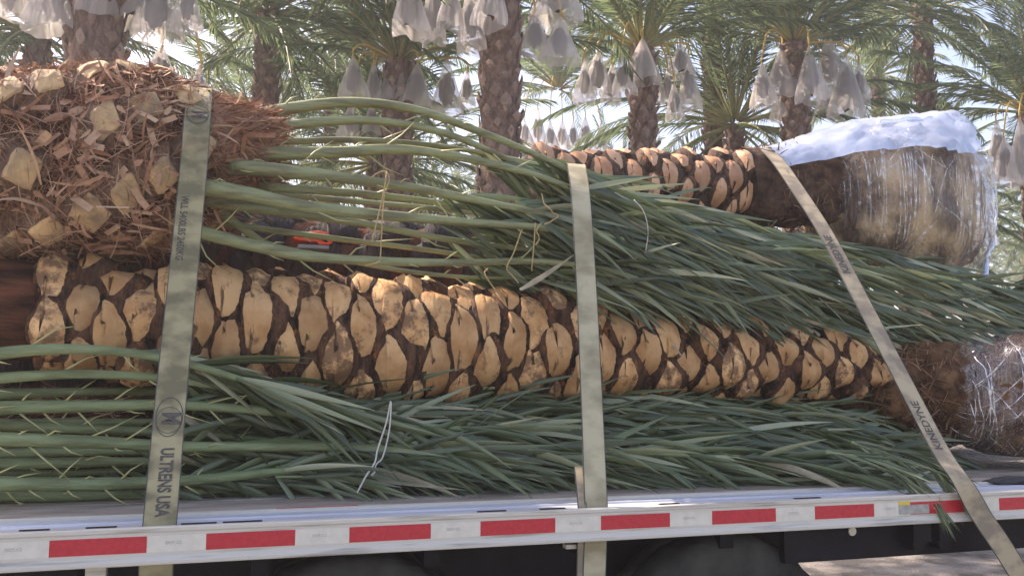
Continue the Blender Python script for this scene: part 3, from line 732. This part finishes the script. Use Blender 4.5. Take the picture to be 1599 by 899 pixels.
LO=[
 ([(-110,585,.60),(-40,560,.58),(30,548,.57),(120,545,.56),(220,553,.56),(320,575,.57),(420,606,.59),(540,640,.64),(700,650,.72),(900,668,.7)],.024,.005,.42),
 ([(-110,600,.66),(0,590,.64),(120,584,.63),(250,590,.63),(400,612,.70),(560,635,.85),(760,635,.85),(1000,640,.85),(1200,655,.85)],.020,.005,.35),
 ([(-110,650,.72),(0,637,.70),(120,634,.68),(280,632,.66),(420,642,.66),(560,658,.66),(760,672,.64),(1000,690,.6),(1250,720,.5),(1440,765,.35)],.026,.005,.30),
 ([(-110,688,.62),(0,686,.60),(150,690,.60),(300,697,.60),(500,697,.60),(700,700,.60),(950,706,.55),(1200,720,.45),(1420,760,.25)],.027,.005,.28),
 ([(-110,752,.58),(0,755,.58),(150,755,.58),(300,749,.60),(420,737,.62),(550,724,.62),(750,712,.62),(1000,712,.58),(1250,725,.5)],.027,.005,.28),
 ([(-110,775,.75),(60,774,.72),(200,772,.72),(330,765,.70),(480,748,.70),(650,738,.70),(850,742,.68),(1100,752,.55)],.020,.005,.30),
 ([(-110,715,.85),(100,705,.82),(260,704,.82),(450,715,.80),(650,722,.80),(900,728,.74),(1150,738,.6),(1400,770,.4)],.019,.005,.25),
 ([(-110,620,.95),(100,612,.95),(300,612,.95),(500,622,.95),(700,628,.95),(950,632,.92),(1200,650,.9),(1420,690,.9),(1530,730,.85)],.018,.005,.25),
 ([(-110,665,.9),(100,660,.9),(300,660,.9),(500,668,.9),(700,676,.88),(950,668,.85),(1200,675,.8),(1400,700,.75)],.018,.005,.25),
 ([(-110,738,.95),(100,738,.95),(300,730,.95),(500,735,.92),(700,745,.9),(950,748,.8),(1150,760,.6)],.015,.005,.2),
 ([(-110,655,.88),(100,668,.86),(300,676,.86),(480,690,.84),(700,690,.8),(900,700,.75)],.022,.004,.3),
 ([(-110,728,.8),(100,722,.8),(300,720,.8),(480,722,.78),(700,735,.76),(900,745,.7)],.022,.004,.3),
 ([(300,640,1.0),(500,640,1.0),(700,620,1.0),(950,618,.98),(1200,636,.95),(1380,665,.95)],.012,.004,.1),
]
DL=Vector((0,-.04,-.07))
for i,(c_,r0,r1,t0) in enumerate(LO):
    frond(palmL,px(c_),r0*1.3,r1,t0,130,.50,.032,29,500+i,M_pet2,M_leaf2 if i%3 else M_leaf,.35,DL,spines=14 if i in (2,3,4) else 4)
for i in range(8):
    y0=611+i*18; yy=.88-.04*i
    frond(palmL,px([(430,y0+(6-i)*3+10,yy),(620,y0+6,yy),(850,y0,yy),(1080,y0+8,yy-.02),(1280,y0+25,yy-.1),(1430,min(765,y0+55),yy-.2 if i>3 else yy)]),.004,.003,.03,90,.50,.030,24,700+i,M_pet2,M_leaf2 if i%2 else M_leaf,.4,DL)
# tips hanging over the rail
for (a0,b0) in [((1330,690,.35),(1470,800,-.02)),((1290,705,.3),(1440,775,.05)),((1380,700,.35),(1490,775,.05))]:
    m_=((a0[0]+b0[0])/2+10,(a0[1]+b0[1])/2-18,(a0[2]+b0[2])/2)
    frond(palmL,px([a0,m_,b0]),.006,.002,.0,46,.24,.014,16,int(a0[0]),M_pet2,M_leaf2,1.2,Vector((0,-.03,-.1)))
# pale tuft of fronds from the next palm at the right edge
palmR=empty('palm_frond',tuple(at(1720,430,1.3)),'pale bluish frond tips poking in at the right edge behind the plastic wrapped root ball','palm frond')
for i,(ya,yb) in enumerate([(380,455),(410,462),(440,478),(470,490),(500,500)]):
    frond(palmR,px([(1760,ya,1.1),(1660,(ya+yb)/2-8,1.05),(1590,yb,1.0)]),.012,.004,.05,60,.34,.022,16,900+i,M_pet2,M_leaf2,.2)

# ------------------------------------------------------------------ straps
def strap(name,ctrl,label,m,width=.10,n=10,straight=False,wdir=Vector((1,0,0))):
    P=crom(ctrl,n); N_=len(P)
    root=empty(name,tuple(P[-1]),label,'ratchet strap','straps over the load')
    b=MB(); e=MB(); fr_=[]
    s=0
    for i,p in enumerate(P):
        tg=(P[min(i+1,N_-1)]-P[max(0,i-1)]).normalized(); wv=(wdir-tg*wdir.dot(tg)).normalized(); nn=wv.cross(tg).normalized()
        if nn.dot(Vector((0,-1,.6)))<0: nn=-nn
        if i: s+=(p-P[i-1]).length
        fr_.append((p,tg,wv,nn,s))
    def strip(B,wa,wb,th,lift=0):
        vs=[];fs=[]
        for p,tg,wv,nn,s_ in fr_:
            vs+=[p+wv*wa+nn*lift,p+wv*wb+nn*lift,p+wv*wb-nn*(th-lift),p+wv*wa-nn*(th-lift)]
        for i in range(N_-1):
            for k in range(4): k2=(k+1)%4; fs.append((i*4+k,i*4+k2,(i+1)*4+k2,(i+1)*4+k))
        fs+=[(0,1,2,3),tuple(range(4*N_-4,4*N_))[::-1]]
        B.add(vs,fs)
    h=width/2
    strip(b,-h+.003,h-.003,.003); b.build('webbing',m,root,False)
    for sg in (-1,1):
        e=MB(); a_,c_=sorted((sg*h,sg*(h-.0032))); strip(e,a_,c_,.0034,.0006); e.build('edge_stitching',M_edge,root,False)
    return root,fr_
def on_strap(fr_,s,v,lift=.0016):
    for i in range(len(fr_)-1):
        if fr_[i+1][4]>=s: break
    a,b=fr_[i],fr_[i+1]; t=(s-a[4])/max(1e-6,b[4]-a[4])
    return a[0].lerp(b[0],t)+a[2].lerp(b[2],t)*v+a[3].lerp(b[3],t)*lift
def s_at(fr_,py):
    best=None
    for f in fr_:
        d=f[0]-CAM; z=d.dot(fw); yy=449.5-F*d.dot(upv)/z
        if f[0].y<1.6 and (best is None or abs(yy-py)<best[0]): best=(abs(yy-py),f[4])
    return best[1]
def print_text(root,fr_,txt,s0,size,v0,direction=1,sx=1.0,bold=.0):
    V,Fc=text_mesh(txt,size,bold); b=MB()
    # letters run along the strap (direction 1: downwards, tops to the right)
    b.add([on_strap(fr_,s0+direction*v.x*sx,v0+direction*v.y) for v in V],Fc); b.build('printed_text',M_ink,root,False)
def ring(root,fr_,s0,v0,ra,rb_,wd):
    b=MB(); vs=[];n=48
    for i in range(n):
        a=2*math.pi*i/n
        for k in (0,wd): vs.append(on_strap(fr_,s0+math.cos(a)*(ra-k),v0+math.sin(a)*(rb_-k)))
    b.add(vs,[(2*i,2*i+1,2*((i+1)%n)+1,2*((i+1)%n)) for i in range(n)]); b.build('printed_ring',M_ink,root,False)

def back(P,zt):  # over the top and down on the far side
    return [Vector((P.x-.03,2.62,1.0)),Vector((P.x-.03,2.60,1.9)),Vector((P.x-.02,2.30,zt-.15)),Vector((P.x-.01,1.6,zt+.0))]
p0=at(311,146,.98)
st1,f1=strap('ratchet_strap',back(p0,p0.z-.02)+px([(312,142,1.0),(311,146,.81),(310,162,.72),(307,200,.635),(302,265,.60),(286,430,.46),(268,610,.263),(249,822,.032),(245,850,.030),(243,905,.032)]),
  'leftmost olive ratchet strap printed with a circled M, crossing the shaggy palm crown',M_web,.105)
p0=at(900,262,1.0)
st2,f2=strap('ratchet_strap',[Vector((p0.x,1.36,1.2)),Vector((p0.x,1.36,2.1)),Vector((p0.x,1.26,p0.z-.12))]+px([(896,259,.90),(902,270,.70),(908,320,.55),(916,450,.39),(924,620,.21),(931,790,.032),(931,815,.030),(928,905,.032)]),
  'plain pale middle ratchet strap pressing down the green fronds',M_web2,.092)
p0=at(1190,235,1.75)
P3=[Vector((p0.x-.1,2.62,1.0)),Vector((p0.x-.1,2.6,1.9)),Vector((p0.x-.05,2.3,p0.z-.25)),Vector((p0.x-.02,1.98,p0.z-.03))]
st3,f3=strap('ratchet_strap',P3+px([(1188,232,1.70),(1210,246,1.46),(1240,287,1.18),(1292,368,.86),(1362,500,.50),(1462,690,.11),(1500,748,-.03),(1535,808,-.045),(1570,860,-.05),(1640,975,-.05)]),
  'rightmost slanting ratchet strap running down from the trunk over the rail',M_web3,.098)
p0=at(905,700,.3)
st4,f4=strap('strap_tail',px([(903,728,.14),(905,745,.10),(909,788,.034),(909,815,.032),(907,905,.034)]),'narrow dark strap end tucked beside the foot of the middle strap',M_web3,.035)
st4['category']='strap'
# printing
s=s_at(f1,178); ring(st1,f1,s,.0,.062,.045,.003); ring(st1,f1,s+.012,.0,.044,.040,.002); print_text(st1,f1,'M',s-.018,.085,.004,1,.72,.003)
print_text(st1,f1,'ULTRENS USA',s_at(f1,202),.056,.0,1,.70,.0012)
print_text(st1,f1,'WLL 5400LBS 2450KG',s_at(f1,308),.038,-.022,1,.78,.0008)
s=s_at(f1,646); ring(st1,f1,s-.004,.0,.075,.045,.003); ring(st1,f1,s+.008,.0,.050,.042,.002); print_text(st1,f1,'M',s-.022,.085,.004,1,.72,.003)
print_text(st1,f1,'ULTRENS USA',s_at(f1,692),.058,.002,1,.66,.0020)
print_text(st3,f3,'KINEDYNE',s_at(f3,425),.062,-.003,-1,.95,.002)
print_text(st3,f3,'WLL 5400 LBS',s_at(f3,272),.020,.012,-1,.4,.0004)
print_text(st3,f3,'KINEDYNE',s_at(f3,700),.055,-.003,-1,.95,.001)

# ------------------------------------------------------------------ twine
def twine(pts,label,m=M_twine,r=.003,grp='twine ties on the fronds'):
    P=crom([at(*p) for p in pts],6); b=MB(); b.tube(P,r,6)
    # second ply twisted round the first
    Q=[p+Vector((0,math.cos(i*1.6),math.sin(i*1.6)))*r*.9 for i,p in enumerate(P)]; b.tube(Q,r*.7,5)
    return tag(b.build('twine',m),label,'twine',grp)
twine([(604,268,.66),(600,295,.655),(590,340,.63),(580,378,.62)],'short straight yellow twine end hanging from the upper petioles')
twine([(601,290,.66),(597,340,.63),(594,400,.655),(590,409,.655),(570,415,.66)],'long yellow twine with a bent foot reaching the lowest upper petiole')
twine([(578,279,.70),(590,270,.68),(603,268,.68),(608,280,.68),(604,292,.68)],'yellow twine knot looped over the upper petiole')
twine([(846,303,.70),(850,318,.68),(858,325,.66),(864,333,.66),(872,337,.66),(860,346,.66),(850,350,.66)],'curly yellow twine knot just left of the middle strap')
twine([(836,348,.68),(834,380,.67),(830,423,.67)],'straight yellow twine end hanging left of the middle strap')
twine([(845,348,.68),(838,360,.67),(842,372,.67),(836,383,.67)],'short braided yellow twine beside the straight one')
twine([(815,358,.68),(802,395,.66),(791,418,.66),(800,430,.66),(810,442,.66)],'bent yellow twine dangling in front of the dark gap')
twine([(762,419,.66),(757,427,.66),(770,448,.66),(782,462,.66)],'brown twine curl resting above the middle trunk')
twine([(1400,470,.55)]*2 if False else [(990,312,.62),(1005,330,.60),(1012,360,.60),(1008,395,.60)],'thin pale twine hanging right of the middle strap',M_twinew,.0022)
twine([(610,626,.50),(603,660,.48),(590,700,.46),(585,722,.44),(572,742,.42),(558,768,.42)],'white twine tied round the lower frond bundle, longer strand',M_twinew,.0035)
twine([(611,628,.49),(608,670,.47),(598,712,.45),(588,724,.44),(584,736,.43)],'white twine tied round the lower frond bundle, shorter inner strand',M_twinew,.003)
twine([(580,742,.43),(590,733,.43),(602,737,.43)],'frayed white twine knot end above the deck',M_twinew,.004)
# dry curled leaf by the strap
b=MB(); b.ribbon(at(812,452,.62),at(892,405,.60)-at(812,452,.62),.30,.030,8,-.4,.4,0,.6,wv=Vector((0,.5,1)))
tag(b.build('dry_leaf',M_dryl),'dry brown curled leaf left of the middle strap','dry leaf')

# ------------------------------------------------------------------ orange tool in the gap
tc=at(485,374,1.31)
tool=empty('power_tool',tuple(tc),'small bright orange power tool glimpsed in the dark gap between the palms','tool')
b=MB(); vs=[];fs=[]; prof_=[(-.09,-.005),(-.075,.008),(-.05,.008),(-.03,.022),(.0,.036),(.04,.040),(.075,.034),(.10,.015),(.105,-.012),(.09,-.028),(.04,-.030),(.03,-.018),(-.02,-.016),(-.06,-.014)]
n=len(prof_)
for k,(yy,sc) in enumerate([(-.05,.85),(-.045,.97),(.0,1.0),(.045,.97),(.05,.85)]): vs+=[(tc.x+x*sc,tc.y+yy,tc.z+z*sc) for x,z in prof_]
for k in range(4): fs+=[(k*n+i,k*n+(i+1)%n,(k+1)*n+(i+1)%n,(k+1)*n+i) for i in range(n)]
fs+=[tuple(range(n)),tuple(range(4*n,5*n))[::-1]]
b.add(vs,fs); b.build('housing',M_orange,tool,False)
b=MB(); b.box(tc.x-.06,tc.x+.085,tc.y-.045,tc.y+.04,tc.z-.048,tc.z-.031); b.build('base_plate',M_greyp,tool,False)
b=MB(); b.tube(crom([(tc.x-.03,tc.y,tc.z+.0),(tc.x+.0,tc.y-.056,tc.z+.01),(tc.x+.05,tc.y-.056,tc.z+.0),(tc.x+.10,tc.y-.03,tc.z-.03)],6),.007,8); b.build('handle',M_black,tool)
# black cloth bundle on the deck at far right
b=MB(); c_=at(1600,752,.28); v_,f_=lump(c_,.20,.07,.028,51,.3,4,40,20,.12); b.add(v_,f_); tag(b.build('cloth_bundle',M_cloth),'black crumpled strap pad lying on the deck at the right edge','pad')

# ------------------------------------------------------------------ grove
def crown_mesh(name,seed,nf=46,span=112,L0=3.6,npair=60,lw=.034,ll=.50):
    r_=random.Random(seed); B=MB()
    for k in range(nf):
        az=k*2.39996+r_.uniform(-.25,.25); q=(k+.5)/nf
        el=R(82)-R(span)*q**1.05+r_.uniform(-.1,.1); L=L0*r_.uniform(.85,1.15)*(1-.1*q)
        d=Vector((math.cos(az)*math.cos(el),math.sin(az)*math.cos(el),math.sin(el))); p=Vector((d.x*.15,d.y*.15,.15*d.z))
        n=12; pts=[p.copy()]; tw=r_.uniform(-.3,.3); sag=r_.uniform(.5,.85)
        for i in range(n):
            p=p+d*(L/n); pts.append(p.copy()); d=(d+Vector((0,0,-sag*(L/n)*.42*(.4+i/n*1.3)))).normalized()
        B.tube(pts,[.028*(1-.9*i/n)+.003 for i in range(n+1)],5,1,r_.random(),cap=False)
        side=Vector((-math.sin(az+tw),math.cos(az+tw),0))
        for i in range(npair):
            t=.16+.84*(i+.5)/npair; x=t*n; j=min(n-1,int(x)); pp=pts[j].lerp(pts[j+1],x-j); tg=(pts[j+1]-pts[j]).normalized()
            nrm=side.cross(tg)
            LL=ll*(.5+.5*math.sin(math.pi*min(1,t*.8+.1)))*r_.uniform(.85,1.1)
            for s in (1,-1):
                a=R(48-22*t)+r_.uniform(-.15,.15); v=r_.uniform(.1,.6)
                dd=tg*math.cos(a)+(side*s*math.cos(v)+nrm*math.sin(v))*math.sin(a)
                wv=side.lerp(nrm*s,.5)+Vector((r_.uniform(-.4,.4),r_.uniform(-.4,.4),r_.uniform(-.4,.4)))
                B.ribbon(pp,dd,LL,lw,2,.9*r_.uniform(.4,1.4),0,0,r_.random(),wv=wv)
    return B.mesh(name,[M_grove,M_grovep],False)
def grove_trunk(name,Hh,r0,seed):
    r_=random.Random(seed); B=MB(); s=.030; n=int(Hh/s)
    pts=[(0,0,-.2),(0,0,Hh*.5),(0,0,Hh)]
    B.tube([Vector((0,0,-.2+(Hh+.2)*i/20)) for i in range(21)],[r0*(1.0-.12*i/20) for i in range(21)],20,0,.3)
    for i in range(n):
        z=i*s; th=i*R(137.5)+r_.uniform(-.1,.1); rr=r0*(1-.12*z/Hh)
        cv=Vector((math.cos(th),math.sin(th),0)); uv=Vector((-math.sin(th),math.cos(th),0)); up=Vector((0,0,1))
        W=.10*r_.uniform(.6,1.25); Hb=.15*r_.uniform(.6,1.5); o=.05*r_.uniform(.5,1.8)
        c0=cv*rr+up*z
        vs=[c0-uv*W,c0-up*Hb*.9,c0+uv*W,c0+up*Hb*.2, c0-uv*W*.55+cv*o+up*Hb*.55,c0+cv*(o*1.1)+up*Hb*.25,c0+uv*W*.55+cv*o+up*Hb*.55,c0+cv*o*.8+up*Hb*.9]
        B.add(vs,[(0,1,5,4),(1,2,6,5),(2,3,7,6),(3,0,4,7),(4,5,6,7)],0,[0,0,0,0,.9,.9,.9,.9],r_.random())
    return B.mesh(name,[M_bootb],False)
crowns=[crown_mesh('crown',s_) for s_ in (1,2,3)]+[crown_mesh('crown',4,40,68),crown_mesh('crown',5,40,72)]
trunks={}
def palm(x,y,ch,label,group=None,var=0,rot=0,r0=.24,scale=1.0):
    key=round(ch*2)/2
    root=empty('palm_tree',(x,y,0),label,'palm tree',group)
    k=(round(r0,2),key)
    if k not in trunks: trunks[k]=grove_trunk('trunk',key,r0,int(key*10))
    t=bpy.data.objects.new('trunk',trunks[k]); COL.objects.link(t); t.parent=root; t.scale=(1,1,ch/key); t.rotation_euler=(0,0,rot)
    c=bpy.data.objects.new('crown',crowns[var]); COL.objects.link(c); c.parent=root; c.location=(0,0,ch); c.rotation_euler=(0,0,rot); c.scale=(scale,)*3
    return root
def bag_geo(seed,h,w_):
    r_=random.Random(seed); n=40; m=12; vs=[]; ph=r_.uniform(0,6); k1=r_.choice([4,5,6]); sk=r_.uniform(-.12,.12)
    for j in range(m+1):
        t=j/m; rad=w_*.5*(.05+1.0*min(1,(t*1.12))**.85*(1 if t<.85 else 1-.05*(t-.85)/.15))
        for i in range(n):
            a=2*math.pi*i/n
            pl=1+(.04+.15*t)*math.sin(k1*a+ph+t)+.07*math.sin(11*a+ph)*t
            vs.append((math.cos(a)*rad*pl+sk*t*t*h*.5,math.sin(a)*rad*pl,-t*h*(1+.05*math.sin(3*a+ph)*t)))
    fs=[(j*n+i,j*n+(i+1)%n,(j+1)*n+(i+1)%n,(j+1)*n+i) for j in range(m) for i in range(n)]
    b=MB(); b.add(vs,fs)
    f=MB(); v2,f2=lump((sk*h*.15,0,-h*.56),h*(.22+.08*r_.random()),w_*(.18+.07*r_.random()),w_*.24,seed,.45,4,24,18,.12)
    v2=[( sk*h*.15+(z+h*.56), y, -h*.56+(x_-sk*h*.15)) for x_,y,z in v2]
    f.add(v2,f2)
    return b,f
order=['leftmost','second from the left','third from the left','fourth from the left','fifth from the left','sixth from the left','seventh from the left','eighth from the left','ninth from the left','tenth from the left','eleventh from the left','twelfth from the left','thirteenth from the left']
TREES=[
 ('far upper left palm',155,-30,7.2,0,.30,[(20,-75,26,48),(88,-70,50,62),(160,-70,30,46),(208,-60,36,60),(247,-50,60,60),(295,-45,48,38),(252,72,142,48),(312,102,150,24)]),
 ('thick central palm',782,-45,7.8,1,.27,[(640,-50,52,48),(677,-45,66,32),(706,-45,44,34),(735,-30,80,38),(768,-55,40,46),(784,-20,70,32),(834,18,86,42),(872,-60,36,64),(875,26,97,48)]),
 ('palm behind the arching petioles',622,98,11.5,2,.26,[(552,88,155,38),(584,98,160,26),(606,106,162,24),(625,88,156,30),(652,98,168,42),(698,90,180,40),(729,108,166,22),(548,160,216,28),(580,160,212,26)]),
 ('palm right of the middle strap',1003,78,11.0,0,.25,[(914,88,162,26),(934,78,145,36),(956,98,160,28),(972,84,146,32),(1003,60,130,44),(1020,98,160,26),(1042,110,160,20),(1052,128,186,24),(1062,68,118,34),(1074,82,170,28)]),
 ('small far palm',872,140,23,1,.25,[(819,186,228,22),(840,168,230,24),(859,188,232,20),(878,186,234,22),(895,186,232,18),(914,182,232,24),(938,192,236,18)]),
 ('palm above the plastic sheet',1240,70,11.2,2,.26,[(1190,98,166,34),(1222,68,156,48),(1221,148,188,32),(1263,74,158,40),(1293,52,146,44),(1320,84,184,44),(1289,140,176,32),(1340,96,160,26)]),
 ('palm at the right edge',1612,178,11.5,0,.26,[(1556,188,276,32),(1568,214,288,38),(1592,184,286,36),(1625,186,280,36),(1645,200,290,36)]),
]
for ti,(tn,tx,cy,Y,var,r0,bags) in enumerate(TREES):
    top=at(tx,cy,Y); root=palm(top.x,Y,top.z,'date palm hung with fruit bags: '+tn,None,3+var%2,ti*1.3,r0)
    if ti==4: root.children[1].scale=(.8,.8,.8)
    stalks=MB()
    r_=random.Random(ti)
    mid=[b_ for b_ in bags]
    for bi,(bx,y0,y1,bw) in enumerate(sorted(bags)):
        dy=r_.uniform(-.75,.35) if abs(bx-tx)<60 else r_.uniform(-.45,.45)
        Yb=Y+dy; p=at(bx,y0,Yb); q=at(bx,y1,Yb); h=p.z-q.z; sc_=((q-CAM).dot(fw))/F; wd=bw*sc_*1.15
        g_=empty('fruit_bag',tuple(p),'mesh fruit bag, %s on the %s'%(order[bi],tn),'fruit bag','mesh bags over the date bunches')
        b1,b2=bag_geo(ti*20+bi,h,wd)
        o=b1.build('mesh_cloth',M_bag,None); o.parent=g_
        o=b2.build('date_bunch',M_fruit,None); o.parent=g_
        s0=Vector((top.x+(p.x-top.x)*.12,Y+dy*.15,top.z+.05)); pk=Vector((top.x+(p.x-top.x)*.75,Y+dy*.8,max(p.z,top.z)+.12+.1*r_.random()))
        if p.z>top.z: pk.z=p.z+.15
        stalks.tube(crom([s0,pk,Vector((p.x,Yb,p.z+.12)),Vector((p.x,Yb,p.z-.08))],7),.017,6)
    so_=stalks.build('fruit_stalks',M_stalk,None); so_.parent=root; so_.location=-root.location
print('TREETOPS',[tuple(round(c,1) for c in at(t[1],t[2],t[3])) for t in TREES])
def order_x(x):
    xs=sorted([420,60,1110,1440,1370,520]); return order[xs.index(x)]
r_=random.Random(77); idx=0
rows=['nearest','second','third','fourth','fifth','sixth','seventh']
for ri,(Yr,dx,hh) in enumerate(((15,7.0,(5.8,7.2)),(21.5,7,(6.0,8.2)),(29,7.5,(6.5,9)),(40,8,(7.5,10)),(54,9,(9,12)))):
    xa=CAM.x+(Yr+3)*math.tan(R(-19)); xb=CAM.x+(Yr+3)*math.tan(R(52)); x=xa+r_.uniform(0,2); k=0
    while x<xb:
        X=x+r_.uniform(-1.2,1.2); Yq=Yr+r_.uniform(-1.2,1.2)
        if all(abs(X-at(t[1],t[2],t[3]).x)>1.6 or abs(Yq-t[3])>2.5 for t in TREES):
            palm(X,Yq,r_.uniform(*hh),'green grove palm without bags in the %s row behind the trailer, %s'%(rows[ri],order[min(k,12)]),'palms of the grove behind',idx%3,r_.uniform(0,6.28),.22,r_.uniform(.95,1.2)); k+=1
        idx+=1; x+=dx
for (tx,cy,Yq,v) in [(420,20,13,0),(60,50,14.5,2),(1110,-10,14.5,1),(1440,15,13.5,2),(1370,120,22,1),(520,110,22,1)]:
    t=at(tx,cy,Yq); palm(t.x,Yq,t.z,'leafy green grove palm filling the gap between the bagged palms, %s'%order_x(tx),'palms of the grove behind',v,r_.uniform(0,6.28),.22,1.1)
# warm, dusty air under the grove
b=MB(); b.box(-60,110,-12,75,-1.5,20); hz=b.build('haze',None if False else M_film,None,False)
hm=bpy.data.materials.new('haze'); hm.use_nodes=True; n=hm.node_tree.nodes; n.remove(n['Principled BSDF'])
pv=n.new('ShaderNodeVolumePrincipled'); pv.inputs['Density'].default_value=.003; pv.inputs['Color'].default_value=(.92,.93,.95,1); pv.inputs['Anisotropy'].default_value=.3
hm.node_tree.links.new(pv.outputs[0],n['Material Output'].inputs['Volume']); hz.data.materials.clear(); hz.data.materials.append(hm); tag(hz,kind='stuff')
